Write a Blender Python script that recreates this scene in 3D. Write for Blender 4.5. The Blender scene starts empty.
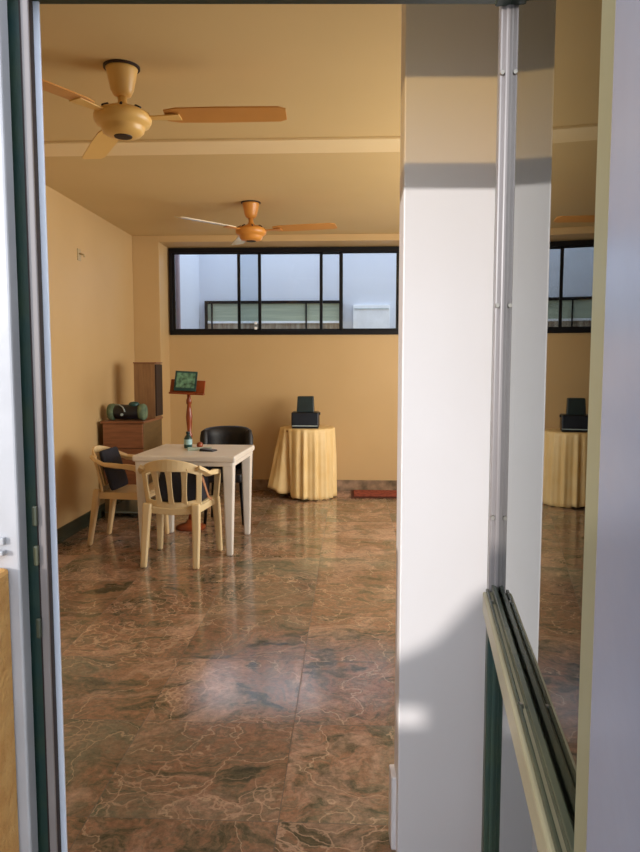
import bpy, bmesh, math, random
from mathutils import Vector, Matrix, noise
random.seed(4)
PI = math.pi
SC = bpy.context.scene
COL = SC.collection
YAW = math.radians(2.5)          # the room is turned a little against the doorway

# ------------------------------------------------------------------ helpers
def R(x, y):
    """room coordinates -> world coordinates"""
    return (x*math.cos(YAW)+y*math.sin(YAW), -x*math.sin(YAW)+y*math.cos(YAW))

class MB:
    def __init__(s): s.bm = bmesh.new()
    def box(s, x0, x1, y0, y1, z0, z1):
        vs = [s.bm.verts.new(p) for p in ((x0,y0,z0),(x1,y0,z0),(x1,y1,z0),(x0,y1,z0),(x0,y0,z1),(x1,y0,z1),(x1,y1,z1),(x0,y1,z1))]
        for f in ((0,3,2,1),(4,5,6,7),(0,1,5,4),(1,2,6,5),(2,3,7,6),(3,0,4,7)):
            s.bm.faces.new([vs[i] for i in f])
        return s
    def hexa(s, b, t):
        vs = [s.bm.verts.new(p) for p in list(b)+list(t)]
        for f in ((0,3,2,1),(4,5,6,7),(0,1,5,4),(1,2,6,5),(2,3,7,6),(3,0,4,7)):
            s.bm.faces.new([vs[i] for i in f])
        return s
    def lathe(s, prof, n=32, c=(0,0), cap=True):
        rings = []
        for r, z in prof:
            rings.append([s.bm.verts.new((c[0]+r*math.cos(2*PI*k/n), c[1]+r*math.sin(2*PI*k/n), z)) for k in range(n)])
        for a, b in zip(rings, rings[1:]):
            for k in range(n):
                s.bm.faces.new((a[k], a[(k+1)%n], b[(k+1)%n], b[k]))
        if cap:
            s.bm.faces.new(rings[0][::-1]); s.bm.faces.new(rings[-1])
        return s
    def tube(s, pts, r, n=10):
        """round tube along points, r a number or a list"""
        pts = [Vector(p) for p in pts]
        rs = r if isinstance(r, (list, tuple)) else [r]*len(pts)
        rings = []; up = None
        for i, p in enumerate(pts):
            t = (pts[min(i+1, len(pts)-1)] - pts[max(i-1, 0)]).normalized()
            if up is None:
                up = Vector((0,0,1)) if abs(t.z) < .9 else Vector((1,0,0))
            u = (up - t*up.dot(t)).normalized(); v = t.cross(u); up = u
            rings.append([s.bm.verts.new(p + rs[i]*(u*math.cos(2*PI*k/n)+v*math.sin(2*PI*k/n))) for k in range(n)])
        for a, b in zip(rings, rings[1:]):
            for k in range(n):
                s.bm.faces.new((a[k], a[(k+1)%n], b[(k+1)%n], b[k]))
        s.bm.faces.new(rings[0][::-1]); s.bm.faces.new(rings[-1])
        return s
    def strip(s, pts, ws, ts, side):
        """flat bar of rectangular section: width ws along side vector, thickness ts across it"""
        pts = [Vector(p) for p in pts]
        n = len(pts)
        ws = ws if isinstance(ws, (list, tuple)) else [ws]*n
        ts = ts if isinstance(ts, (list, tuple)) else [ts]*n
        sd = side if isinstance(side, (list)) else [side]*n
        rings = []
        for i, p in enumerate(pts):
            t = (pts[min(i+1, n-1)] - pts[max(i-1, 0)]).normalized()
            a = Vector(sd[i]); a = (a - t*a.dot(t)).normalized(); b = t.cross(a)
            w, h = ws[i]/2, ts[i]/2
            rings.append([s.bm.verts.new(p + a*w*x + b*h*y) for x, y in ((-1,-1),(1,-1),(1,1),(-1,1))])
        for a, b in zip(rings, rings[1:]):
            for k in range(4):
                s.bm.faces.new((a[k], a[(k+1)%4], b[(k+1)%4], b[k]))
        s.bm.faces.new(rings[0][::-1]); s.bm.faces.new(rings[-1])
        return s
    def prism(s, poly, y0, y1):
        """polygon in x-z extruded along y"""
        a = [s.bm.verts.new((x, y0, z)) for x, z in poly]; b = [s.bm.verts.new((x, y1, z)) for x, z in poly]
        s.bm.faces.new(a); s.bm.faces.new(b[::-1]); n = len(poly)
        for k in range(n): s.bm.faces.new((a[k], b[k], b[(k+1)%n], a[(k+1)%n]))
        return s
    def build(s, name, m, parent=None, bevel=0, smooth=False, sub=0, seg=2):
        bmesh.ops.recalc_face_normals(s.bm, faces=s.bm.faces)
        me = bpy.data.meshes.new(name); s.bm.to_mesh(me); s.bm.free()
        me.materials.append(m)
        if smooth:
            me.polygons.foreach_set('use_smooth', [True]*len(me.polygons))
        o = bpy.data.objects.new(name, me); COL.objects.link(o)
        if parent is not None: o.parent = parent
        if bevel:
            b = o.modifiers.new('bevel', 'BEVEL'); b.width = bevel; b.segments = seg; b.limit_method = 'ANGLE'; b.angle_limit = math.radians(35)
        if sub:
            d = o.modifiers.new('sub', 'SUBSURF'); d.levels = sub; d.render_levels = sub
        return o

def tag(o, label=None, cat=None, group=None, kind=None):
    if label: o['label'] = label
    if cat: o['category'] = cat
    if group: o['group'] = group
    if kind: o['kind'] = kind
    return o
def empty(name, loc, rz=0, label=None, cat=None, group=None, kind=None):
    o = bpy.data.objects.new(name, None); COL.objects.link(o)
    o.location = loc; o.rotation_euler = (0, 0, rz); o.empty_display_size = .1
    return tag(o, label, cat, group, kind)
def copy_tree(o, parent=None):
    c = o.copy(); COL.objects.link(c); c.parent = parent
    for ch in [k for k in bpy.data.objects if k.parent == o]:
        copy_tree(ch, c)
    return c
def room(o):
    """a mesh written in room coordinates"""
    o.rotation_euler = (0, 0, -YAW); return o
def struct(o): o['kind'] = 'structure'; return o

def srgb(r, g, b):
    f = lambda v: (v/255/12.92) if v/255 <= .04045 else ((v/255+.055)/1.055)**2.4
    return (f(r), f(g), f(b), 1)

def mat(name, col, rough=.6, metal=0, col2=None, scale=8, bump=0, bscale=60, spec=.5, stretch=None, detail=4, coat=0):
    m = bpy.data.materials.new(name); m.use_nodes = True
    N = m.node_tree.nodes; L = m.node_tree.links; b = N['Principled BSDF']
    b.inputs['Roughness'].default_value = rough; b.inputs['Metallic'].default_value = metal
    b.inputs['Specular IOR Level'].default_value = spec
    if coat: b.inputs['Coat Weight'].default_value = coat
    tc = N.new('ShaderNodeTexCoord'); mp = N.new('ShaderNodeMapping'); L.new(tc.outputs['Object'], mp.inputs[0])
    if stretch: mp.inputs['Scale'].default_value = stretch
    nz = N.new('ShaderNodeTexNoise'); nz.inputs['Scale'].default_value = scale; nz.inputs['Detail'].default_value = detail
    L.new(mp.outputs[0], nz.inputs['Vector'])
    rp = N.new('ShaderNodeValToRGB')
    c2 = col2 or tuple(min(1, c*.88) for c in col[:3])+(1,)
    rp.color_ramp.elements[0].position = .3; rp.color_ramp.elements[0].color = c2
    rp.color_ramp.elements[1].position = .7; rp.color_ramp.elements[1].color = col
    L.new(nz.outputs['Fac'], rp.inputs['Fac']); L.new(rp.outputs['Color'], b.inputs['Base Color'])
    if bump:
        n2 = N.new('ShaderNodeTexNoise'); n2.inputs['Scale'].default_value = bscale; n2.inputs['Detail'].default_value = 5
        L.new(mp.outputs[0], n2.inputs['Vector'])
        bp = N.new('ShaderNodeBump'); bp.inputs['Strength'].default_value = bump; bp.inputs['Distance'].default_value = .01
        L.new(n2.outputs['Fac'], bp.inputs['Height']); L.new(bp.outputs[0], b.inputs['Normal'])
    return m

def glass(name, tint, ior, rough=0.0):
    m = bpy.data.materials.new(name); m.use_nodes = True
    N = m.node_tree.nodes; L = m.node_tree.links; N.remove(N['Principled BSDF'])
    t = N.new('ShaderNodeBsdfTransparent'); t.inputs[0].default_value = tint
    g = N.new('ShaderNodeBsdfGlossy'); g.inputs['Roughness'].default_value = rough; g.inputs[0].default_value = (.95, .97, .96, 1)
    fr = N.new('ShaderNodeFresnel'); fr.inputs['IOR'].default_value = ior
    nz = N.new('ShaderNodeTexNoise'); nz.inputs['Scale'].default_value = 1.3
    bp = N.new('ShaderNodeBump'); bp.inputs['Strength'].default_value = .012; bp.inputs['Distance'].default_value = .02
    L.new(nz.outputs['Fac'], bp.inputs['Height']); L.new(bp.outputs[0], g.inputs['Normal'])
    mx = N.new('ShaderNodeMixShader'); L.new(fr.outputs[0], mx.inputs[0]); L.new(t.outputs[0], mx.inputs[1]); L.new(g.outputs[0], mx.inputs[2])
    L.new(mx.outputs[0], N['Material Output'].inputs[0])
    return m

def marble():
    m = bpy.data.materials.new('floor_marble'); m.use_nodes = True
    N = m.node_tree.nodes; L = m.node_tree.links; b = N['Principled BSDF']
    def nd(t, **k):
        n = N.new(t)
        for a, v in k.items(): setattr(n, a, v)
        return n
    def math_(op, a, b_=None, c=None):
        n = nd('ShaderNodeMath', operation=op)
        for i, v in enumerate((a, b_, c)):
            if v is None: continue
            if isinstance(v, (int, float)): n.inputs[i].default_value = v
            else: L.new(v, n.inputs[i])
        return n.outputs[0]
    def mix(f, a, c, mode='MIX'):
        n = nd('ShaderNodeMix', data_type='RGBA', blend_type=mode)
        for i, v in ((0, f), (6, a), (7, c)):
            if isinstance(v, (int, float, tuple)): n.inputs[i].default_value = v
            else: L.new(v, n.inputs[i])
        return n.outputs[2]
    tc = nd('ShaderNodeTexCoord'); sp = nd('ShaderNodeSeparateXYZ'); L.new(tc.outputs['Object'], sp.inputs[0])
    TX, TY = .60, .60
    tx = math_('DIVIDE', math_('ADD', sp.outputs[0], .22), TX); ty = math_('DIVIDE', math_('ADD', sp.outputs[1], .34), TY)
    ix = math_('FLOOR', tx); iy = math_('FLOOR', ty); fx = math_('FRACT', tx); fy = math_('FRACT', ty)
    cell = nd('ShaderNodeCombineXYZ'); L.new(ix, cell.inputs[0]); L.new(iy, cell.inputs[1])
    wn = nd('ShaderNodeTexWhiteNoise', noise_dimensions='3D'); L.new(cell.outputs[0], wn.inputs['Vector'])
    off = nd('ShaderNodeVectorMath', operation='SCALE'); L.new(wn.outputs['Color'], off.inputs[0]); off.inputs['Scale'].default_value = 1.1
    pos = nd('ShaderNodeVectorMath', operation='ADD'); L.new(tc.outputs['Object'], pos.inputs[0]); L.new(off.outputs[0], pos.inputs[1])
    # warp
    wz = nd('ShaderNodeTexNoise'); wz.inputs['Scale'].default_value = 2.2; wz.inputs['Detail'].default_value = 8; L.new(pos.outputs[0], wz.inputs['Vector'])
    wsub = nd('ShaderNodeVectorMath', operation='SUBTRACT'); L.new(wz.outputs['Color'], wsub.inputs[0]); wsub.inputs[1].default_value = (.5, .5, .5)
    wsc = nd('ShaderNodeVectorMath', operation='SCALE'); L.new(wsub.outputs[0], wsc.inputs[0]); wsc.inputs['Scale'].default_value = .8
    wp = nd('ShaderNodeVectorMath', operation='ADD'); L.new(pos.outputs[0], wp.inputs[0]); L.new(wsc.outputs[0], wp.inputs[1])
    # clouds of base colour, drawn out across the room
    st = nd('ShaderNodeMapping'); st.inputs['Scale'].default_value = (1.0, 2.6, 1); st.inputs['Rotation'].default_value = (0, 0, .25); L.new(wp.outputs[0], st.inputs[0])
    n1 = nd('ShaderNodeTexNoise'); n1.inputs['Scale'].default_value = 3.4; n1.inputs['Detail'].default_value = 9; n1.inputs['Roughness'].default_value = .72; L.new(st.outputs[0], n1.inputs['Vector'])
    rp = nd('ShaderNodeValToRGB'); el = rp.color_ramp.elements
    el[0].position = .30; el[0].color = srgb(48, 50, 42); el[1].position = .80; el[1].color = srgb(190, 164, 138)
    for p_, c_ in ((.40, srgb(78, 74, 58)), (.46, srgb(108, 92, 72)), (.52, srgb(142, 104, 80)), (.58, srgb(106, 94, 76)), (.64, srgb(150, 112, 88)), (.70, srgb(160, 134, 110))):
        e = el.new(p_); e.color = c_
    L.new(n1.outputs['Fac'], rp.inputs['Fac'])
    # grey-green and pinkish fields
    n3 = nd('ShaderNodeTexNoise'); n3.inputs['Scale'].default_value = .9; n3.inputs['Detail'].default_value = 3; L.new(wp.outputs[0], n3.inputs['Vector'])
    r3 = nd('ShaderNodeValToRGB'); r3.color_ramp.elements[0].position = .50; r3.color_ramp.elements[0].color = (0,0,0,1); r3.color_ramp.elements[1].position = .66; r3.color_ramp.elements[1].color = (.55,.55,.55,1)
    L.new(n3.outputs['Fac'], r3.inputs['Fac'])
    c0 = mix(r3.outputs['Color'], rp.outputs['Color'], srgb(112, 116, 98))
    n4 = nd('ShaderNodeTexNoise'); n4.inputs['Scale'].default_value = 2.3; n4.inputs['Detail'].default_value = 8; n4.inputs['Roughness'].default_value = .7
    o4 = nd('ShaderNodeVectorMath', operation='ADD'); L.new(wp.outputs[0], o4.inputs[0]); o4.inputs[1].default_value = (7.3, 2.1, 0); L.new(o4.outputs[0], n4.inputs['Vector'])
    r4 = nd('ShaderNodeMapRange'); r4.inputs['From Min'].default_value = .50; r4.inputs['From Max'].default_value = .68; r4.inputs['To Max'].default_value = .75; L.new(n4.outputs['Fac'], r4.inputs['Value'])
    n5 = nd('ShaderNodeTexNoise'); n5.inputs['Scale'].default_value = 38; n5.inputs['Detail'].default_value = 6; n5.inputs['Roughness'].default_value = .75; L.new(pos.outputs[0], n5.inputs['Vector'])
    r5 = nd('ShaderNodeMapRange'); r5.inputs['From Min'].default_value = .35; r5.inputs['From Max'].default_value = .65; r5.inputs['To Min'].default_value = .72; r5.inputs['To Max'].default_value = 1.25; L.new(n5.outputs['Fac'], r5.inputs['Value'])
    c05 = mix(r4.outputs[0], c0, srgb(186, 150, 128))
    h5 = nd('ShaderNodeHueSaturation'); L.new(c05, h5.inputs['Color']); L.new(r5.outputs[0], h5.inputs['Value'])
    c1 = h5.outputs[0]
    # veins
    def veins(scale, w, rnd):
        v = nd('ShaderNodeTexVoronoi', feature='DISTANCE_TO_EDGE'); v.inputs['Scale'].default_value = scale; v.inputs['Randomness'].default_value = rnd
        L.new(wp.outputs[0], v.inputs['Vector'])
        r = nd('ShaderNodeMapRange'); r.inputs['From Min'].default_value = 0; r.inputs['From Max'].default_value = w; r.inputs['To Min'].default_value = 1; r.inputs['To Max'].default_value = 0
        L.new(v.outputs['Distance'], r.inputs['Value']); return r.outputs[0]
    va = veins(2.1, .010, 1); vb = veins(9.5, .055, 1)
    gate = nd('ShaderNodeTexNoise'); gate.inputs['Scale'].default_value = 1.7; gate.inputs['Detail'].default_value = 2; L.new(pos.outputs[0], gate.inputs['Vector'])
    gr = nd('ShaderNodeMapRange'); gr.inputs['From Min'].default_value = .50; gr.inputs['From Max'].default_value = .62; L.new(gate.outputs['Fac'], gr.inputs['Value'])
    vb2 = math_('MULTIPLY', math_('MULTIPLY', vb, gr.outputs[0]), .62)
    c2 = mix(math_('MULTIPLY', va, .55), c1, srgb(205, 176, 146))
    c3 = mix(vb2, c2, srgb(200, 165, 138))
    # tile tone and joints
    tv = math_('ADD', math_('MULTIPLY', wn.outputs['Value'], .30), 1.08)
    hv = nd('ShaderNodeHueSaturation'); L.new(c3, hv.inputs['Color']); hv.inputs['Saturation'].default_value = .95; L.new(tv, hv.inputs['Value'])
    jx = math_('MINIMUM', math_('MULTIPLY', math_('MINIMUM', fx, math_('SUBTRACT', 1, fx)), TX), math_('MULTIPLY', math_('MINIMUM', fy, math_('SUBTRACT', 1, fy)), TY))
    jm = math_('LESS_THAN', jx, .0016)
    c4 = mix(math_('MULTIPLY', jm, .75), hv.outputs[0], srgb(70, 60, 48))
    L.new(c4, b.inputs['Base Color'])
    b.inputs['Specular IOR Level'].default_value = .5
    rn = nd('ShaderNodeMapRange'); rn.inputs['To Min'].default_value = .09; rn.inputs['To Max'].default_value = .17; L.new(n3.outputs['Fac'], rn.inputs['Value'])
    L.new(math_('ADD', rn.outputs[0], math_('MULTIPLY', jm, .4)), b.inputs['Roughness'])
    bz = nd('ShaderNodeTexNoise'); bz.inputs['Scale'].default_value = 3; bz.inputs['Detail'].default_value = 1; L.new(tc.outputs['Object'], bz.inputs['Vector'])
    bp = nd('ShaderNodeBump'); bp.inputs['Strength'].default_value = .05; bp.inputs['Distance'].default_value = .02
    L.new(bz.outputs['Fac'], bp.inputs['Height']); L.new(bp.outputs[0], b.inputs['Normal'])
    return m

M = {}
M['wall'] = mat('ochre_paint', srgb(206, 174, 124), .5, col2=srgb(200, 167, 116), scale=1.2, bump=.03, bscale=40)
M['ceil'] = mat('cream_ceiling_paint', srgb(212, 184, 130), .7, col2=srgb(206, 178, 124), scale=1.0, bump=.03)
M['white_wall'] = mat('white_plaster', srgb(240, 236, 234), .45, col2=srgb(236, 231, 228), scale=2, bump=.02)
M['skirt'] = mat('green_brown_stone', srgb(58, 66, 52), .25, col2=srgb(28, 40, 34), scale=9)
M['skirt2'] = mat('pinkish_stone', srgb(170, 140, 112), .25, col2=srgb(96, 84, 66), scale=9)
M['floor'] = marble()
M['black'] = mat('black_aluminium', srgb(12, 13, 18), .4, spec=.3)
M['frame_grey'] = mat('grey_steel_paint', srgb(186, 184, 184), .35, col2=srgb(168, 166, 166), scale=5, bump=.05, bscale=70)
M['leaf_steel'] = mat('grey_leaf_enamel', srgb(136, 140, 152), .25, col2=srgb(122, 126, 140), scale=4, metal=.15, bump=.03, bscale=40)
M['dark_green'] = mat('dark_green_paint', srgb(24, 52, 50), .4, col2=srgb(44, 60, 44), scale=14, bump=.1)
M['alu'] = mat('pale_aluminium', srgb(240, 243, 250), .35, col2=srgb(230, 234, 244), scale=3)
M['ochre_rough'] = mat('rough_ochre_render', srgb(232, 180, 106), .9, col2=srgb(214, 154, 82), scale=22, bump=.6, bscale=90)
M['olive_strip'] = mat('olive_grey_enamel', srgb(132, 126, 96), .4, col2=srgb(118, 112, 84), scale=3)
M['rail'] = mat('tan_olive_reflection', srgb(168, 156, 124), .3, col2=srgb(146, 136, 104), scale=4)  # reflections on the grey rail put into its colour
M['bead'] = mat('dark_olive_bead', srgb(84, 84, 62), .25, col2=srgb(52, 60, 50), scale=6)
M['stile'] = mat('warm_grey_enamel', srgb(140, 132, 128), .28, col2=srgb(124, 116, 112), scale=4)
M['beam'] = mat('light_cream_beam', srgb(236, 212, 164), .7, col2=srgb(230, 204, 154), scale=1.5)  # cross beam coloured lighter than the ceiling
M['screw'] = mat('steel_screw', srgb(176, 168, 156), .35, metal=.8)
M['fan'] = mat('cream_fan_enamel', srgb(232, 190, 112), .35, col2=srgb(226, 182, 104), scale=4)
M['fan_o'] = mat('amber_fan_enamel', srgb(216, 148, 66), .35, col2=srgb(206, 138, 58), scale=4)
M['blade'] = mat('tan_fan_blade', srgb(214, 152, 78), .4, col2=srgb(206, 144, 72), scale=4)
M['blade_lit'] = mat('lit_fan_blade', srgb(232, 220, 190), .25)  # window light on the tan blades, put into a paler colour
M['darkgap'] = mat('dark_gap', srgb(40, 22, 16), .6)
M['plastic_w'] = mat('white_plastic', srgb(228, 222, 214), .35, col2=srgb(220, 214, 206), scale=5)
M['plastic_c'] = mat('cream_plastic', srgb(226, 204, 160), .35, col2=srgb(220, 196, 150), scale=5)
M['plastic_c2'] = mat('beige_plastic', srgb(222, 192, 144), .35, col2=srgb(214, 182, 132), scale=5)
M['navy'] = mat('navy_cloth', srgb(24, 26, 42), .8, col2=srgb(14, 16, 26), scale=12, bump=.3)
M['tan_strap'] = mat('tan_leather', srgb(170, 118, 82), .6)
M['blackleather'] = mat('black_leather', srgb(16, 15, 20), .5, col2=srgb(14, 13, 18), scale=12, bump=.15)
M['wood'] = mat('brown_wood', srgb(150, 98, 66), .45, col2=srgb(120, 76, 50), scale=5, stretch=(1, 1, 9))
M['wood_side'] = mat('olive_wood', srgb(112, 88, 52), .5, col2=srgb(96, 74, 44), scale=5, stretch=(1, 1, 9))
M['wood_box'] = mat('tan_wood', srgb(150, 112, 74), .45, col2=srgb(128, 92, 60), scale=5, stretch=(9, 9, 1))
M['redwood'] = mat('red_brown_turned_wood', srgb(150, 70, 32), .3, col2=srgb(110, 46, 20), scale=10, stretch=(1, 1, .4))
M['shelf_pale'] = mat('pale_metal', srgb(120, 128, 120), .35, metal=.3)
M['cloth'] = mat('gold_satin_cloth', srgb(244, 216, 160), .45, col2=srgb(236, 202, 138), scale=6, bump=.1)
M['teal'] = mat('teal_glazed', srgb(40, 84, 84), .3, col2=srgb(24, 50, 50), scale=14)
M['pale_teal'] = mat('pale_teal_label', srgb(160, 196, 200), .4)
M['paper'] = mat('pale_green_paper', srgb(196, 212, 200), .6, col2=srgb(150, 176, 168), scale=14)
M['machine'] = mat('black_plastic', srgb(22, 28, 38), .35, col2=srgb(14, 18, 26), scale=8)
M['machine2'] = mat('dark_teal_plastic', srgb(30, 50, 54), .4, col2=srgb(20, 36, 40), scale=12)
M['line'] = mat('pale_grey_plastic', srgb(170, 186, 190), .4)
M['olive_cloth'] = mat('sage_cloth', srgb(120, 138, 104), .8, col2=srgb(70, 92, 78), scale=14, bump=.4)
M['mat_red'] = mat('red_doormat', srgb(168, 82, 58), .95, col2=srgb(110, 44, 32), scale=30, bump=.6)
M['mat_edge'] = mat('brown_mat_border', srgb(84, 40, 28), .95, bump=.5)
M['bluewall'] = mat('white_exterior_paint', srgb(214, 218, 226), .7, col2=srgb(206, 210, 220), scale=1, bump=.03)
M['panel_white'] = mat('white_panel', srgb(244, 246, 248), .6)
M['louvre'] = mat('pale_green_blind', srgb(176, 184, 160), .5, col2=srgb(156, 166, 146), scale=3, stretch=(.6, .6, 12))
M['brownbits'] = mat('brown_sill_things', srgb(128, 104, 84), .7, col2=srgb(190, 180, 160), scale=7, stretch=(3, 3, .5))
M['pipe'] = mat('mauve_pipe', srgb(150, 132, 140), .5)
M['ground'] = mat('terrace_concrete', srgb(150, 142, 130), .8, scale=3, bump=.2)
M['outwall'] = mat('exterior_tan_render', srgb(150, 140, 122), .8, scale=3, bump=.2)
M['glass_leaf'] = glass('tinted_reflective_glass', (.22, .24, .22, 1), 1.62)
M['glass_clear'] = glass('clear_glass', (.90, .93, .95, 1), 1.35)
M['glass_amber'] = glass('amber_transom_glass', (.76, .62, .38, 1), 1.3)
M['bulb'] = mat('white_switch_plastic', srgb(190, 170, 130), .5)

# the book's face: an ornate pattern of pale green on dark green
def cover_mat():
    m = mat('green_ornate_cover', srgb(120, 170, 140), .4, col2=srgb(14, 40, 30), scale=26, detail=2)
    return m
M['cover'] = cover_mat()

# ------------------------------------------------------------------ setting
FAR, COLY, LEFT, RIGHT, CEIL = 7.87, 7.50, -2.33, 2.45, 2.79
struct(room(MB().box(LEFT-.25, RIGHT+.25, 1.2, FAR+.15, -.12, 0).build('floor', M['floor'])))
struct(room(MB().box(LEFT-.25, RIGHT+.25, 1.55, FAR+.2, CEIL, CEIL+.15).build('ceiling', M['ceil'])))
struct(room(MB().box(LEFT-.2, LEFT, 1.2, FAR+.2, -.12, CEIL).build('wall_left', M['wall'])))
# right wall with a wide opening added out of frame for the fill lamp
w = MB(); w.box(RIGHT, RIGHT+.2, 1.2, 2.6, -.12, CEIL).box(RIGHT, RIGHT+.2, 6.6, FAR+.2, -.12, CEIL).box(RIGHT, RIGHT+.2, 2.6, 6.6, -.12, .9).box(RIGHT, RIGHT+.2, 2.6, 6.6, 2.3, CEIL)
struct(room(w.build('wall_right', M['wall'])))
WX0, WX1, WZ0, WZ1 = -2.03, 1.9, 1.757, 2.715
w = MB(); w.box(LEFT, RIGHT, FAR, FAR+.2, -.12, WZ0).box(LEFT, WX0, FAR, FAR+.2, WZ0, CEIL).box(WX1, RIGHT, FAR, FAR+.2, WZ0, CEIL).box(WX0, WX1, FAR, FAR+.2, WZ1, CEIL)
struct(room(w.build('wall_back', M['wall'])))
struct(room(MB().box(LEFT, -2.045, COLY, FAR, 0, CEIL).build('trim_1', M['wall'], bevel=.004)))        # corner column
struct(room(MB().box(-2.045, RIGHT, COLY, FAR, 2.722, CEIL).build('trim_2', M['wall'], bevel=.004)))     # lintel beam over the window
struct(room(MB().box(LEFT, RIGHT, 4.36, 4.62, CEIL-.016, CEIL).build('trim_3', M['beam'], bevel=.003)))  # cross beam
struct(room(MB().box(LEFT, LEFT+.015, 1.6, COLY, 0, .12).build('baseboard_left', M['skirt'], bevel=.003)))
bb = MB(); bb.box(-2.045, RIGHT, FAR-.015, FAR, 0, .12); struct(room(bb.build('baseboard_back', M['skirt2'], bevel=.003)))
struct(room(MB().box(LEFT+.015, -2.03, COLY-.015, COLY, 0, .12).build('baseboard_column', M['skirt'], bevel=.003)))
# white pillar just inside the door
PX0, PX1, PY = .222, 1.0, 1.90
struct(MB().box(PX0, PX1, PY, PY+.10, 0, CEIL).build('trim_4', M['white_wall'], bevel=.004))
struct(MB().box(PX0-.014, PX1, PY+.04, PY+.112, 0, .224).build('baseboard_pillar', M['white_wall'], bevel=.004))

# far window
wn = struct(room(empty('window_1', (0, 0, 0)))); 
fr = MB(); y0, y1 = FAR-.03, FAR+.05
fr.box(WX0, WX1, y0, y1, WZ0, WZ0+.05).box(WX0, WX1, y0, y1, WZ1-.055, WZ1).box(WX0, WX0+.035, y0, y1, WZ0, WZ1).box(WX1-.035, WX1, y0, y1, WZ0, WZ1)
fr.build('window_frame', M['black'], wn, bevel=.003)
def sash(x0, x1, yy):
    f = MB(); t = .034
    f.box(x0, x0+t, yy, yy+.022, WZ0+.045, WZ1-.05).box(x1-t, x1, yy, yy+.022, WZ0+.045, WZ1-.05).box(x0, x1, yy, yy+.022, WZ0+.045, WZ0+.068).box(x0, x1, yy, yy+.022, WZ1-.068, WZ1-.05)
    q = f.build('sash', M['black'], wn, bevel=.002)
    MB().box(x0+t, x1-t, yy+.008, yy+.013, WZ0+.068, WZ1-.068).build('pane', M['glass_clear'], q)
    return q
sash(-2.0, -1.0, FAR-.012); sash(-1.27, -.315, FAR+.014); sash(-.349, -.09, FAR+.04)
sash(-.13, .56, FAR-.012); sash(.50, 1.2, FAR+.014); sash(1.14, 1.88, FAR-.012)
for k in (0, 1): MB().box(-1.075, -1.045, FAR-.035, FAR-.012, 1.815+.055*k, 1.845+.055*k).build('handle', M['panel_white'], wn, bevel=.006)

struct(room(MB().box(-5, 5, 7.6, FAR+.2, CEIL+.15, 5.2).build('wall_upper_sun_block', M['bluewall'])))  # unseen wall added above the ceiling to keep sun off the light well
# what lies beyond the window: a light well with a white wall
struct(room(MB().box(-5, -.35, 9.85, 10.05, -.1, 3.12).box(-.35, 5, 9.85, 10.05, -.1, 5.2).build('wall_outside_back', M['bluewall'])))
struct(room(MB().box(-2.35, -2.12, 8.08, 9.85, -.1, 3.4).build('wall_outside_left', M['bluewall'])))
struct(room(MB().box(-5, 5, 8.08, 9.85, -.1, 0).build('floor_outside_back', M['ground'])))
ow = struct(room(empty('window_2', (0, 0, 0))))
f = MB(); f.box(-2.04, -.12, 9.79, 9.85, 2.27, 2.31).box(-2.04, -2.0, 9.79, 9.85, 1.3, 2.31).box(-1.98+.03, -1.93, 9.79, 9.85, 1.3, 2.27).box(-.63, -.61, 9.79, 9.85, 1.3, 2.27).box(-.15, -.12, 9.79, 9.85, 1.3, 2.31)
f.build('window_frame', M['black'], ow, bevel=.003)
MB().box(-2.0, -.15, 9.82, 9.845, 2.03, 2.27).build('blind', M['louvre'], ow)
MB().box(-2.0, -.15, 9.80, 9.83, 2.0, 2.03).build('rail', M['panel_white'], ow)
MB().box(-2.0, -.15, 9.82, 9.845, 1.3, 2.0).build('lower_blind', M['brownbits'], ow)
sh = struct(room(empty('window_3', (0, 0, 0))))
f = MB(); f.box(.03, .54, 9.80, 9.85, 1.88, 2.25); f.build('shutter', M['panel_white'], sh, bevel=.004)
MB().box(.05, .52, 9.79, 9.80, 2.19, 2.20).box(.05, .52, 9.79, 9.80, 1.89, 1.905).build('groove', M['line'], sh)
p = MB().tube([(-2.068, 8.4, 0), (-2.068, 8.4, 3.4)], .028, 14).build('trim_6', M['pipe'], smooth=True); struct(room(p))

# front wall with the doorway
DX0, DX1, DY = -.475, .345, 1.2
w = MB()
w.box(-2.6, -.56, 1.22, 1.38, -.12, 3.0).box(.40, 2.8, 1.22, 1.38, -.12, 3.0).box(-.56, .40, 1.22, 1.38, 2.345, 3.0)
struct(w.build('wall_front', M['outwall']))
struct(MB().box(-2.7, 2.9, 1.38, 1.75, CEIL, 2.95).build('trim_7', M['ceil']))
dr = struct(empty('door_1', (0, 0, 0)))
MB().box(-.585, -.510, 1.165, 1.20, 0, 2.36).build('outer_post', M['frame_grey'], dr, bevel=.004)
MB().box(-.56, -.490, 1.212, 1.235, 0, 2.36).build('channel', M['dark_green'], dr, bevel=.002)
MB().box(-.490, -.4768, 1.197, 1.203, 0, 2.30).build('jamb', M['stile'], dr, bevel=.002)
MB().box(-.496, -.482, 1.206, 1.232, 0, 2.3).build('seal', M['darkgap'], dr, bevel=.001)
MB().box(-.50, -.4745, 1.238, 1.243, 0, 2.345).build('inner_lining', M['alu'], dr, bevel=.001)
MB().box(.325, .40, 1.215, 1.26, 0, 2.345).build('jamb', M['stile'], dr, bevel=.003)
MB().box(-.51, .40, 1.19, 1.25, 2.031, 2.086).build('header', M['dark_green'], dr, bevel=.003)
MB().box(-.51, .40, 1.19, 1.25, 2.315, 2.36).build('header', M['dark_green'], dr, bevel=.003)
MB().box(-.487, .33, 1.218, 1.224, 2.086, 2.315).build('transom_pane', M['glass_amber'], dr)
MB().box(-.585, -.532, 1.15, 1.166, 1.10, 1.108).box(-.585, -.532, 1.155, 1.166, 1.118, 1.13).build('ledge', M['frame_grey'], dr, bevel=.002)
hx = MB()
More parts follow.
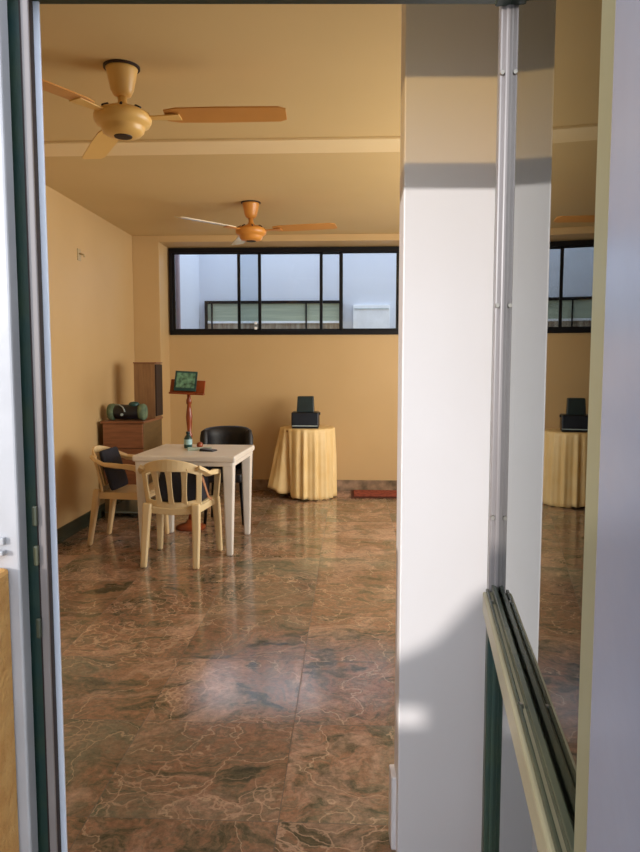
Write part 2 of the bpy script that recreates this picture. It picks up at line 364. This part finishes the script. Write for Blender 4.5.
for z in (1.16, 1.09, .96): hx.box(-.4975, -.4885, 1.188, 1.197, z-.018, z+.018)
hx.build('strike_plate', M['bead'], dr, bevel=.003)
struct(MB().box(-1.6, -.527, 1.06, 1.165, -.12, 1.078).build('wall_low_left', M['ochre_rough'], bevel=.008))
struct(MB().box(-6, 5, -5, 1.22, -.22, -.12+.0).build('floor_outside', M['ground']))
struct(MB().box(-.56, .40, 1.0, 1.24, -.12, 0).build('trim_8', M['ground']))
# unseen screen added behind the camera, shaped to cast the pillar's slanted shadow
pp = MB()
pp.prism([(-5, -.12), (-2.30, -.12), (-2.30, 1.15), (-3.0, 1.05), (-5, 1.0)], -1.06, -1.0)
pp.prism([(-2.30, -.12), (-2.14, -.12), (-2.14, 1.00), (-2.30, 1.00)], -1.06, -1.0)
pp.prism([(-2.30, 1.07), (-2.14, 1.07), (-2.14, 1.235), (-2.30, 1.16)], -1.06, -1.0)
pp.prism([(-2.14, -.12), (-.6, -.12), (-.6, 1.66), (-1.7, 1.54), (-1.93, 1.42), (-2.0, 1.38), (-2.06, 1.31), (-2.10, 1.265), (-2.14, 1.235)], -1.06, -1.0)
struct(pp.build('shadow_caster_wall', M['outwall']))

# ------------------------------------------------------------------ open glass door leaf
TH = math.radians(8.55)
LF = struct(empty('door_2', (.309, 1.2, 0), 0))
# local frame: x along the leaf towards the free edge, y towards the camera side
ux = Vector((-math.sin(TH), -math.cos(TH), 0)); uy = Vector((-math.cos(TH), math.sin(TH), 0))
LF.matrix_world = Matrix(((ux.x, uy.x, 0, .309), (ux.y, uy.y, 0, 1.2), (0, 0, 1, 0), (0, 0, 0, 1)))
LF.scale = (1, 1, 1); LF.location = (.309, 1.2, 0)
LF.rotation_euler = (PI, 0, math.atan2(ux.y, ux.x))   # turned over so that its y points to the camera side (z runs down)
def LB(name, m, boxes, bevel=.003, parent=None):
    b = MB()
    for x0, x1, ya, yb, z0, z1 in boxes: b.box(x0, x1, ya, yb, -z1, -z0)
    return b.build(name, m, parent or LF, bevel=bevel)
W_ = .93
LB('stile', M['stile'], [(0, .04, -.016, .016, 1.0, 2.03), (.04, .046, -.008, .008, 1.036, 2.0)])
LB('shaded_lower_stile', M['dark_green'], [(0, .04, -.016, .016, .02, 1.0), (.04, .046, -.008, .008, .1, 1.0)])  # shade on the stile below the rail, put into a dark green colour
LB('stile', M['leaf_steel'], [(.806, W_, -.027, .027, .02, 2.03)], .006)
LB('edge_strip', M['olive_strip'], [(.738, .808, -.020, .020, .03, 2.02)], .010)
LB('top_rail', M['dark_green'], [(.04, .74, -.026, .026, 1.985, 2.03)])
LB('bottom_rail', M['leaf_steel'], [(.04, .74, -.03, .03, .02, .14)])
rl = LB('lock_rail', M['rail'], [(.04, .74, -.026, .026, 1.0, 1.036)])
LB('glazing_bead', M['bead'], [(.04, .74, .004, .012, 1.036, 1.048), (.04, .74, .016, .021, 1.036, 1.041), (.04, .74, -.012, -.004, 1.036, 1.048)], .0015, rl)
LB('pane', M['glass_leaf'], [(.04, .74, -.002, .002, 1.036, 1.985)], 0)
LB('pane', M['glass_leaf'], [(.04, .74, -.002, .002, .14, 1.0)], 0)
for z in (1.884, 1.517, 1.164):
    b = MB()
    b.tube([(.039, .012, -z), (.0445, .012, -z)], [.0042, .0034], 12); b.build('screw', M['screw'], LF, smooth=False)
for x in (.10, .45): 
    b = MB(); b.tube([(x, .017, -1.036), (x, .017, -1.041)], [.0045, .003], 12); b.build('screw', M['screw'], LF)

# ------------------------------------------------------------------ ceiling fans
def fan(name, loc, ang, label, m, mb, mbw, body_z, rad):
    t = empty(name, (loc[0], loc[1], CEIL), 0, label, 'ceiling fan', 'ceiling fans')
    MB().lathe([(.083, 0), (.083, -.008), (.070, -.010)], 36).build('ceiling_plate', M['darkgap'], t, smooth=False)
    MB().lathe([(.074, -.006), (.070, -.02), (.052, -.105), (.040, -.128), (.026, -.135)], 36).build('canopy', m, t, smooth=True)
    MB().lathe([(.022, -.13), (.020, -.16), (.024, -.165), (.022, -.172), (.032, -.180), (.062, -.215)], 24).build('downrod', m, t, smooth=True)
    z = body_z
    MB().lathe([(.05, z+.072), (.080, z+.066), (.112, z+.052), (.128, z+.040), (.132, z+.030), (.130, z+.012), (.122, z-.004), (.104, z-.012), (.098, z-.020), (.096, z-.034), (.080, z-.050), (.045, z-.056)], 40).build('motor_housing', m, t, smooth=True)
    MB().lathe([(.043, z-.054), (.040, z-.060), (.02, z-.061)], 24).build('bottom_cap', M['darkgap'], t)
    for k in range(8):
        a = 2*PI*k/8+.2; c, s_ = math.cos(a), math.sin(a)
        MB().tube([(c*.086, s_*.086, z+.066), (c*.118, s_*.118, z+.050)], .006, 6).build('vent_slot', M['darkgap'], t)
    for k, a in enumerate(ang):
        a = math.radians(a); c, s_ = math.cos(a), math.sin(a); tilt = .16
        def P(r, w, dz=0): return (c*r - s_*w, s_*r + c*w, z+.036+dz-w*tilt)
        b = MB()
        pts = [(.20, .045), (.26, .062), (.45, .066), (rad-.03, .062), (rad, .045)]
        tp = [b.bm.verts.new(P(r, w, .003)) for r, w in pts]+[b.bm.verts.new(P(r, -w, .003)) for r, w in pts[::-1]]
        bt = [b.bm.verts.new(P(r, w, -.003)) for r, w in pts]+[b.bm.verts.new(P(r, -w, -.003)) for r, w in pts[::-1]]
        b.bm.faces.new(tp); b.bm.faces.new(bt[::-1]); n = len(tp)
        for i in range(n): b.bm.faces.new((tp[i], bt[i], bt[(i+1) % n], tp[(i+1) % n]))
        bl = b.build('blade', mbw[k], t)
        MB().strip([P(.085, 0, -.006), P(.15, 0, -.010), P(.27, 0, -.008)], [.03, .045, .075], .006, (-s_, c, 0)).build('blade_bracket', mb, bl, bevel=.001)
    return t
fan('ceiling_fan', (-.915, 3.36), (-2, 118, 238), 'cream three-bladed ceiling fan hanging nearest the doorway, in front of the cross beam', M['fan'], M['fan'], [M['blade'], M['fan'], M['blade']], -.255, .76)
fan('ceiling_fan', (-.585, 6.06), (-14, 106, 226), 'amber ceiling fan with two blades coloured as lit in front of the far window', M['fan_o'], M['fan_o'], [M['blade'], M['blade_lit'], M['blade_lit']], -.265, .74)

# small wall fitting on the left wall
hk = empty('wall_hook', (*R(LEFT, 6.0), 2.36), -YAW, 'small pale fitting high on the left ochre wall', 'wall fitting')
MB().box(0, .008, -.035, .035, -.05, .05).build('back_plate', M['bulb'], hk, bevel=.003)
MB().tube([(.008, 0, .01), (.045, 0, .0), (.05, 0, -.02)], .008, 8).build('peg', M['bulb'], hk, smooth=True)

# ------------------------------------------------------------------ table
def make_table():
    t = empty('dining_table', (-.972, 5.50, 0), math.radians(-5.5), 'square white plastic table with four chairs\' worth of room, carrying the papers and bottle', 'table')
    t['label'] = 'square white plastic dining table in front of the black tub chair'
    h = .388
    MB().box(-h, h, -h, h, .706, .752).build('tabletop', M['plastic_w'], t, bevel=.012, seg=3)
    a = MB(); q = .358
    for sx in (-1, 1): a.box(min(sx*q, sx*(q+.018)), max(sx*q, sx*(q+.018)), -q, q, .675, .726)
    for sy in (-1, 1): a.box(-q, q, min(sy*q, sy*(q+.018)), max(sy*q, sy*(q+.018)), .675, .726)
    a.build('apron', M['plastic_w'], t, bevel=.004)
    for sx in (-1, 1):
        for sy in (-1, 1):
            b = MB(); x, y = sx*.332, sy*.332
            o = .042; i = .024; xb, yb = sx*.330, sy*.330
            b.hexa([(xb-i, yb-i, 0), (xb+i, yb-i, 0), (xb+i, yb+i, 0), (xb-i, yb+i, 0)], [(x-o, y-o, .727), (x+o, y-o, .727), (x+o, y+o, .727), (x-o, y+o, .727)])
            b.build('leg', M['plastic_w'], t, bevel=.010)
    return t
make_table()

# ------------------------------------------------------------------ plastic armchairs (face +y)
def make_chair(m, label, loc, rz):
    t = empty('plastic_armchair', loc, rz, label, 'chair', 'plastic armchairs at the table'); t.scale = (.88, 1, 1)
    b = MB()   # dished seat
    nx, ny = 8, 8; vt = []; vb = []
    for j in range(ny+1):
        rt = []; rb = []
        for i in range(nx+1):
            u = i/nx*2-1; v = j/ny*2-1
            w = .215+.022*v - .02*max(0, v-.7)
            z = .425 - .016*(1-u*u)*(1-v*v*.6) + .012*(v > 0)*v - .018*max(0, v-.8)*5*.3
            rt.append(b.bm.verts.new((u*w, v*.215, z))); rb.append(b.bm.verts.new((u*w*.99, v*.213, z-.016)))
        vt.append(rt); vb.append(rb)
    for j in range(ny):
        for i in range(nx):
            b.bm.faces.new((vt[j][i], vt[j][i+1], vt[j+1][i+1], vt[j+1][i])); b.bm.faces.new((vb[j][i], vb[j+1][i], vb[j+1][i+1], vb[j][i+1]))
    for k in range(nx):
        b.bm.faces.new((vt[0][k], vb[0][k], vb[0][k+1], vt[0][k+1])); b.bm.faces.new((vt[ny][k], vt[ny][k+1], vb[ny][k+1], vb[ny][k]))
        b.bm.faces.new((vt[k][0], vt[k+1][0], vb[k+1][0], vb[k][0])); b.bm.faces.new((vt[k][nx], vb[k][nx], vb[k+1][nx], vt[k+1][nx]))
    s = b.build('seat', m, t, smooth=True)
    # apron under the seat
    a = MB()
    a.strip([(-.20, -.20, .402), (-.1, -.212, .395), (0, -.216, .390), (.1, -.212, .395), (.20, -.20, .402)], .045, .012, (0, 0, 1))
    a.strip([(-.23, .19, .400), (0, .205, .402), (.23, .19, .400)], .045, .012, (0, 0, 1))
    for sx in (-1, 1): a.strip([(sx*.205, -.2, .400), (sx*.235, .19, .400)], .05, .012, (0, 0, 1))
    a.build('seat_apron', m, t, bevel=.003)
    # back: lower bow, top rail, slats
    def bk(u, z):       # curved leaning back surface
        return (u*(.205+.03*(z-.42)/.35), -.205 - .16*(z-.42) + .045*(u*u) - .035*(1-u*u)*(z-.42)/.35, z)
    r = MB()
    top = [bk(u, .728 - .028*u*u - .02*u**4) for u in [i/6-1 for i in range(13)]]
    r.strip(top, [.060+.030*(1-abs(i/6-1)) for i in range(13)], .016, (0, 0, 1))
    r.build('top_rail', m, t, bevel=.005, seg=2)
    lo = MB(); lo.strip([bk(u, .455-.022*(1-u*u)) for u in [i/5-1 for i in range(11)]], .042, .016, (0, 0, 1)); lo.build('lower_rail', m, t, bevel=.004)
    for u in (-.54, 0, .54):
        sl = MB(); sl.strip([bk(u*(.92+.08*k/4), .445+.262*k/4) for k in range(5)], [.050, .040, .040, .046, .060], .012, (1, 0, 0)); sl.build('slat', m, t, bevel=.003)
    for sx in (-1, 1):
        # back upright
        up = MB(); up.strip([bk(sx*1.0, .43), bk(sx*1.0, .55), bk(sx*1.0, .66), bk(sx*.98, .708)], [.045, .042, .046, .052], .018, (1, .35*sx, 0)); up.build('back_post', m, t, bevel=.005)
        # arm sweeping from the top rail forward and down into the front leg
        ar = MB()
        pts = [(sx*.225, -.235, .708), (sx*.255, -.19, .682), (sx*.272, -.12, .652), (sx*.278, -.03, .645), (sx*.278, .07, .640), (sx*.274, .13, .630), (sx*.268, .165, .600), (sx*.262, .175, .54), (sx*.252, .18, .46), (sx*.245, .185, .41)]
        sd = [(1, 0, .3*sx)]*4 + [(1, 0, 0)]*6
        ar.strip(pts, [.045, .05, .052, .054, .055, .055, .052, .048, .046, .05], [.030]*3+[.038]*7, [Vector(q) for q in sd]); ar.build('arm', m, t, bevel=.006, seg=3)
        fl = MB(); fl.strip([(sx*.243, .185, .43), (sx*.256, .20, .25), (sx*.268, .215, 0)], [.070, .060, .046], [.055, .046, .036], (1, 0, 0)); fl.build('leg', m, t, bevel=.014, seg=3)
        rg = MB(); rg.strip([(sx*.198, -.205, .45), (sx*.208, -.235, .25), (sx*.215, -.275, 0)], [.072, .062, .050], [.050, .044, .036], (1, 0, 0)); rg.build('leg', m, t, bevel=.014, seg=3)
    return t
make_chair(M['plastic_c'], 'cream plastic armchair with slatted back turned to the viewer, holding a dark bag', (-1.022, 5.065, 0), math.radians(-6))
make_chair(M['plastic_c2'], 'beige plastic armchair left of the table, side-on, with a navy cushion', (-1.525, 5.585, 0), math.radians(-96))

# cushion leaning in the left chair
cu = MB()
cu.box(-.045, .045, -.165, .165, 0, .33)
bmesh.ops.subdivide_edges(cu.bm, edges=cu.bm.edges[:], cuts=5, use_grid_fill=True)
for v in cu.bm.verts:
    e = max(abs(v.co.y)/.165, abs(v.co.z-.165)/.165)
    v.co.x *= 1.15 - .85*e**3
    v.co.y *= 1-.06*(1-abs(v.co.z-.165)/.165); 
c_ = cu.build('cushion', M['navy'], smooth=True, sub=1)
c_.location = (-1.615, 5.60, .432); c_.rotation_euler = (0, math.radians(-17), math.radians(-6))
tag(c_, 'dark navy cushion leaning in the beige chair left of the table', 'cushion')

# bag on the seat of the front chair
bg = empty('shoulder_bag', (-1.00, 5.09, .430), math.radians(-6), 'black bag with a tan strap lying on the seat of the slatted chair', 'bag')
b = MB(); b.box(-.17, .16, -.13, .15, 0, .23)
bmesh.ops.subdivide_edges(b.bm, edges=b.bm.edges[:], cuts=5, use_grid_fill=True)
for v in b.bm.verts:
    k = v.co.z/.24; v.co.y *= 1-.45*k*k; v.co.x *= 1-.10*k*k
    v.co += .012*noise.noise_vector(v.co*9)
    v.co.z = max(v.co.z, 0)
b.build('body', M['navy'], bg, smooth=True, sub=1)
MB().strip([(.05, -.04, .23), (.11, -.06, .235), (.165, -.10, .19), (.195, -.125, .12), (.215, -.12, .05), (.235, -.10, .03)], .03, .006, (0, 1, .2)).build('strap', M['tan_strap'], bg, bevel=.002)

# ------------------------------------------------------------------ black tub chair behind the table
tc = empty('tub_chair', (-.845, 6.30, 0), math.radians(-4), 'black tub armchair with low curved back behind the white table', 'chair')
b = MB()
def tubring(off, z):
    out = []
    for k in range(17):
        a = math.radians(-8 + 196*k/16)
        x = math.cos(a)*(.205+off); y = math.sin(a)*(.17+off)+.0
        out.append((x, y, z + (.02*math.sin(a) if z > .5 else 0)))
    return out
zs = [(.030, .40), (.034, .60), (.036, .76), (.026, .823), (.0, .84), (-.024, .823), (-.032, .76), (-.030, .60), (-.028, .40)]
rings = [[b.bm.verts.new(p) for p in tubring(o, z)] for o, z in zs]
for a, c in zip(rings, rings[1:]+rings[:1]):
    for k in range(16): b.bm.faces.new((a[k], a[k+1], c[k+1], c[k]))
b.bm.faces.new([r[0] for r in rings]); b.bm.faces.new([r[16] for r in rings][::-1])
b.build('backrest', M['blackleather'], tc, smooth=True)
b = MB(); b.box(-.175, .175, -.20, .14, .38, .47); b.build('seat', M['blackleather'], tc, bevel=.03, seg=4)
for sx in (-1, 1):
    for sy in (-1, 1):
        MB().tube([(sx*.15, sy*.12, .39), (sx*.175, sy*.15, 0)], [.02, .014], 10).build('leg', M['black'], tc, smooth=True)

# ------------------------------------------------------------------ cabinet in the corner, box on it
cb = empty('wooden_cabinet', (*R(-2.085, 6.62), 0), -YAW, 'brown wooden cabinet against the left wall behind the beige chair', 'cabinet')
hw, hd, H0, H1 = .19, .32, .30, .905
b = MB(); b.box(-hw, hw, -hd+.018, hd, H0, H1-.02).build('body', M['wood_side'], cb, bevel=.003)
MB().box(-hw-.012, hw+.012, -hd-.01, hd+.008, H1-.02, H1).build('top_board', M['wood'], cb, bevel=.004)
d = MB().box(-hw+.004, hw-.004, -hd, -hd+.018, .66, H1-.024).build('drawer', M['wood'], cb, bevel=.004)
d = MB().box(-hw+.004, hw-.004, -hd, -hd+.018, H0+.005, .655).build('door', M['wood'], cb, bevel=.004)
for sx in (-1, 1):
    for sy in (-1, 1):
        MB().box(sx*.168-.02, sx*.168+.02, sy*.29-.02, sy*.29+.02, 0, H0).build('leg', M['wood_side'], cb, bevel=.003)
MB().box(-hw, hw, -hd+.01, hd-.01, .19, .206).build('shelf', M['shelf_pale'], cb, bevel=.003)
MB().box(-hw, hw, -hd+.01, hd-.01, .05, .066).build('shelf', M['shelf_pale'], cb, bevel=.003)
# silver pot on the lower shelf
pt = empty('metal_pot', (*R(-2.19, 6.42), .206), 0, 'small shiny pot on the open shelf under the brown cabinet', 'pot')
MB().lathe([(.035, 0), (.042, .01), (.044, .06), (.046, .065)], 20).build('body', M['alu'], pt, smooth=True)
MB().lathe([(.046, .065), (.03, .075), (.008, .08), (.008, .09)], 20).build('lid', M['alu'], pt, smooth=True)

bx = empty('wooden_box', (*R(-2.005, 6.80), .905), -YAW, 'tall tan wooden box standing upright on the brown cabinet', 'box')
bx.location = (*R(-1.985, 6.80), .905)
MB().box(-.11, .095, -.10, .12, 0, .53).build('body', M['wood_box'], bx, bevel=.004)
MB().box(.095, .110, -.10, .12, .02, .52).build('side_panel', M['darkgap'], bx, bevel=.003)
MB().box(-.115, .112, -.105, .125, .53, .542).build('lid', M['wood'], bx, bevel=.003)

# dark satchel with pale strap on the cabinet
db = empty('duffel_bag', (*R(-2.08, 6.45), .905), -YAW, 'black and sage duffel bag with a pale strap on the brown cabinet', 'bag')
b = MB()
n = 18; rings = []
for i in range(13):
    x = -.165+.33*i/12; e = 1-abs((i-6)/6)**4*.45
    rings.append([b.bm.verts.new((x, .085*e*math.cos(2*PI*k/n), .075+.075*e*math.sin(2*PI*k/n)*(1 if math.sin(2*PI*k/n) > 0 else .98))) for k in range(n)])
for a, c in zip(rings, rings[1:]):
    for k in range(n): b.bm.faces.new((a[k], a[(k+1) % n], c[(k+1) % n], c[k]))
b.bm.faces.new(rings[0][::-1]); b.bm.faces.new(rings[-1])
for v in b.bm.verts: v.co += .006*noise.noise_vector(v.co*14)
lo = min(v.co.z for v in b.bm.verts)
for v in b.bm.verts: v.co.z -= lo
b.build('body', M['machine'], db, smooth=True, sub=1)
for x0 in (-.150, .135):
    b = MB(); pr = [(.070, x0-.03), (.080, x0-.015), (.083, x0+.015), (.068, x0+.035)]
    q = [[b.bm.verts.new((x, r*math.cos(2*PI*k/n), .078+r*.96*math.sin(2*PI*k/n))) for k in range(n)] for r, x in pr]
    for a, c in zip(q, q[1:]):
        for k in range(n): b.bm.faces.new((a[k], a[(k+1) % n], c[(k+1) % n], c[k]))
    b.bm.faces.new(q[0][::-1]); b.bm.faces.new(q[-1])
    b.build('end_panel', M['olive_cloth'], db, smooth=True)
MB().tube([(-.10, -.045, .150), (-.06, -.065, .150), (-.02, -.080, .125), (.0, -.088, .085)], .006, 8).build('strap', M['line'], db, smooth=True)
MB().tube([(-.03, -.084, .058), (-.03, -.092, .058)], .013, 14).build('badge', M['line'], db)
MB().lathe([(.05, .0), (.05, .03), (.035, .045), (.01, .05)], 16, c=(.06, 0)).build('flap', M['teal'], db, smooth=True).location = (0, 0, .125)

# ------------------------------------------------------------------ turned stand with book
st = empty('book_stand', (-1.128, 6.02, 0), math.radians(-2), 'tall turned red-brown wooden book stand rising behind the table', 'stand')
MB().lathe([(.13, 0), (.13, .02), (.10, .035), (.045, .05), (.03, .08)], 28).build('base', M['redwood'], st, smooth=True)
pz = [(r*.78, z) for r, z in [(.028, .07), (.020, .16), (.026, .30), (.019, .32), (.028, .35), (.022, .55), (.030, .74), (.020, .77), (.034, .80), (.034, .82), (.022, .85), (.032, .93), (.036, .98), (.026, 1.04), (.019, 1.08), (.030, 1.09), (.030, 1.12), (.020, 1.14), (.022, 1.19)]]
MB().lathe(pz, 22).build('post', M['redwood'], st, smooth=True)
b = MB(); b.hexa([(-.15, -.07, 1.19), (.145, -.07, 1.175), (.145, -.045, 1.175), (-.15, -.045, 1.19)], [(-.15, .0, 1.30), (.145, .0, 1.285), (.145, .02, 1.285), (-.15, .02, 1.30)])
b.build('rest_board', M['redwood'], st, bevel=.004)
MB().hexa([(-.15, -.10, 1.178), (.145, -.10, 1.163), (.145, -.03, 1.163), (-.15, -.03, 1.178)], [(-.15, -.10, 1.192), (.145, -.10, 1.177), (.145, -.03, 1.177), (-.15, -.03, 1.192)]).build('ledge', M['redwood'], st, bevel=.003)
bk_ = empty('book', (-1.143, 5.915, 1.203), math.radians(-2), 'dark green book with an ornate pale pattern propped on the wooden stand', 'book')
bk_.rotation_euler = (math.radians(-18), math.radians(3), math.radians(-2))
MB().box(-.092, .092, 0, .018, 0, .17).build('block', M['teal'], bk_, bevel=.002)
MB().box(-.094, .094, -.004, 0, 0, .172).build('cover', M['teal'], bk_, bevel=.001)
MB().box(-.078, .078, -.006, -.004, .025, .155).build('cover_print', M['cover'], bk_)

# things on the table
bt = empty('bottle', (-1.065, 5.62, .752), 0, 'small teal bottle with pale label standing on the white table', 'bottle')
MB().lathe([(.030, 0), (.033, .006), (.033, .075), (.024, .095), (.013, .105), (.013, .118)], 24).build('body', M['teal'], bt, smooth=True)
MB().lathe([(.0336, .030), (.0336, .072)], 24, cap=False).build('paper_label', M['pale_teal'], bt, smooth=True)
MB().lathe([(.016, .116), (.016, .132), (.012, .135)], 16).build('cap', M['machine2'], bt, smooth=True)
pa = MB(); pa.hexa([(-.10, -.07, 0), (.09, -.06, 0), (.10, .06, 0), (-.09, .07, 0)], [(-.10, -.07, .012), (.09, -.06, .010), (.10, .06, .010), (-.09, .07, .012)])
o = pa.build('booklet', M['paper'], bevel=.002); o.location = (-.955, 5.52, .752); o.rotation_euler = (0, 0, .25); tag(o, 'pale green booklet lying beside the teal bottle on the table', 'booklet')
pa = MB(); pa.hexa([(-.06, -.045, 0), (.06, -.045, 0), (.06, .045, 0), (-.06, .045, 0)], [(-.055, -.04, .022), (.055, -.04, .010), (.055, .04, .010), (-.055, .04, .022)])
o = pa.build('wallet', M['machine'], bevel=.004); o.location = (-.87, 5.42, .752); o.rotation_euler = (0, 0, -.3); tag(o, 'small black wallet on the table at the right of the pale booklet', 'wallet')
o = MB().lathe([(.022, 0), (.026, .012), (.024, .03), (.012, .040)], 18).build('wooden_shaker', M['redwood'], smooth=True); o.location = (-.985, 5.70, .752); tag(o, 'little red-brown shaker between teal bottle and black chair on the table', 'shaker')

# ------------------------------------------------------------------ round side table under a gold cloth
cx, cy = R(-.465, 7.53)
rt = empty('side_table', (cx, cy, 0), -YAW, 'small round table hidden under the gold cloth by the back wall', 'table')
MB().lathe([(.285, .715), (.290, .72), (.290, .732), (.285, .737)], 40).build('tabletop', M['wood'], rt)
for k in range(4):
    a = PI/4+PI/2*k; MB().tube([(.14*math.cos(a), .14*math.sin(a), .716), (.17*math.cos(a), .17*math.sin(a), 0)], [.018, .014], 10).build('leg', M['wood'], rt, smooth=True)
b = MB(); n = 180; nz = 22; rows = []
def ang(d, a):
    return (d-a+PI) % (2*PI)-PI
for j in range(nz+1):
    t = j/nz; row = []
    for k in range(n):
        a = 2*PI*k/n
        pl = (math.sin(a*19+1.1*math.sin(a*3))*.6 + math.sin(a*31+2)*.3)
        r = .296 + .012*t + pl*.026*min(1, .25+t*2.0)
        g = math.exp(-(ang(a, math.radians(203))/.26)**2)       # a corner of the cloth swings out to the left
        r += g*.13*t**1.1
        v = math.exp(-(ang(a, math.radians(228))/.10)**2)       # deep fold beside it
        r -= v*.13*t
        hem = .014 + .10*g + .012*math.sin(a*2) + .05*v + .006*math.sin(a*19)
        z = .745*(1-t)+hem*t
        row.append(b.bm.verts.new((r*math.cos(a), r*math.sin(a), z)))
    rows.append(row)
for a, c in zip(rows, rows[1:]):
    for k in range(n): b.bm.faces.new((a[k], a[(k+1) % n], c[(k+1) % n], c[k]))
r2 = [b.bm.verts.new((v.co.x*.96, v.co.y*.96, .7505)) for v in rows[0]]
for k in range(n): b.bm.faces.new((rows[0][k], rows[0][(k+1) % n], r2[(k+1) % n], r2[k]))
b.bm.faces.new(r2)
tcl = b.build('tablecloth', M['cloth'], smooth=True); tcl.location = (cx, cy, 0); tcl.rotation_euler = (0, 0, -YAW)
so = tcl.modifiers.new('thick', 'SOLIDIFY'); so.thickness = .003
tag(tcl, 'pleated gold satin cloth hanging to the floor over the round side table', 'tablecloth')
mx_, my_ = R(-.48, 7.47)
mc = empty('desktop_machine', (mx_, my_, .752), -YAW, 'black two-tier desktop machine standing on the gold cloth', 'machine')
MB().box(-.145, .145, -.12, .12, .012, .170).build('lower_body', M['machine'], mc, bevel=.012)
MB().box(-.14, .14, -.13, .125, 0, .013).build('foot_plate', M['machine'], mc, bevel=.003)
MB().box(-.135, .135, -.128, -.119, .022, .032).build('front_strip', M['line'], mc, bevel=.002)
MB().hexa([(-.092, -.07, .17), (.092, -.07, .17), (.092, .08, .17), (-.092, .08, .17)], [(-.085, -.03, .335), (.085, -.03, .335), (.085, .08, .335), (-.085, .08, .335)]).build('upper_body', M['machine2'], mc, bevel=.008)
MB().box(.145, .160, -.06, .0, .140, .165).build('side_knob', M['machine'], mc, bevel=.004)

# doormat
q = empty('doormat', (*R(.45, 7.62), 0), -YAW, 'red-brown doormat on the marble by the back wall, beside the white pillar', 'doormat')
b = MB(); b.box(-.44, .44, -.21, .21, 0, .012).build('border', M['mat_edge'], q, bevel=.004)
MB().box(-.41, .41, -.18, .18, .012, .020).build('pile', M['mat_red'], q, bevel=.004)

# ------------------------------------------------------------------ light
def area(name, loc, rot, sx, sy, e, col):
    l = bpy.data.lights.new(name, 'AREA'); l.shape = 'RECTANGLE'; l.size = sx; l.size_y = sy; l.energy = e; l.color = col
    o = bpy.data.objects.new(name, l); COL.objects.link(o); o.location = loc; o.rotation_euler = rot; return o
area('right_side_fill', (*R(RIGHT+.1, 4.6), 1.6), (0, math.radians(90), -YAW-math.radians(28)), 1.4, 3.2, 112, (1, .93, .80))  # added fill lamp in the unseen opening, turned towards the far wall
area('light_well_fill', (*R(0, 9.1), 5.0), (0, 0, -YAW), 8, 1.2, 35, (.78, .88, 1))  # lamp added over the well to brighten its walls beyond the sky light
sn = bpy.data.lights.new('sun', 'SUN'); sn.energy = 2.4; sn.angle = math.radians(.8); sn.color = (1, .96, .94)
so_ = bpy.data.objects.new('sun', sn); COL.objects.link(so_)
az, el = math.radians(40), math.radians(9)
so_.rotation_euler = Vector((math.sin(az)*math.cos(el), math.cos(az)*math.cos(el), -math.sin(el))).to_track_quat('-Z', 'Y').to_euler()
wd = bpy.data.worlds.new('world'); SC.world = wd; wd.use_nodes = True
bgd = wd.node_tree.nodes['Background']; bgd.inputs[0].default_value = (.78, .86, 1, 1); bgd.inputs[1].default_value = 2.5

# ------------------------------------------------------------------ camera
cd = bpy.data.cameras.new('camera'); cam = bpy.data.objects.new('camera', cd); COL.objects.link(cam); SC.camera = cam
cd.sensor_fit = 'VERTICAL'; cd.sensor_height = 36; cd.lens = 36*700/852; cd.clip_start = .02
cam.location = (0, 0, 1.42)
cam.rotation_euler = (PI/2 - math.atan(61/700), 0, 0)
SC.view_settings.view_transform = 'Standard'; SC.view_settings.look = 'None'; SC.view_settings.gamma = 1; SC.view_settings.exposure = .12
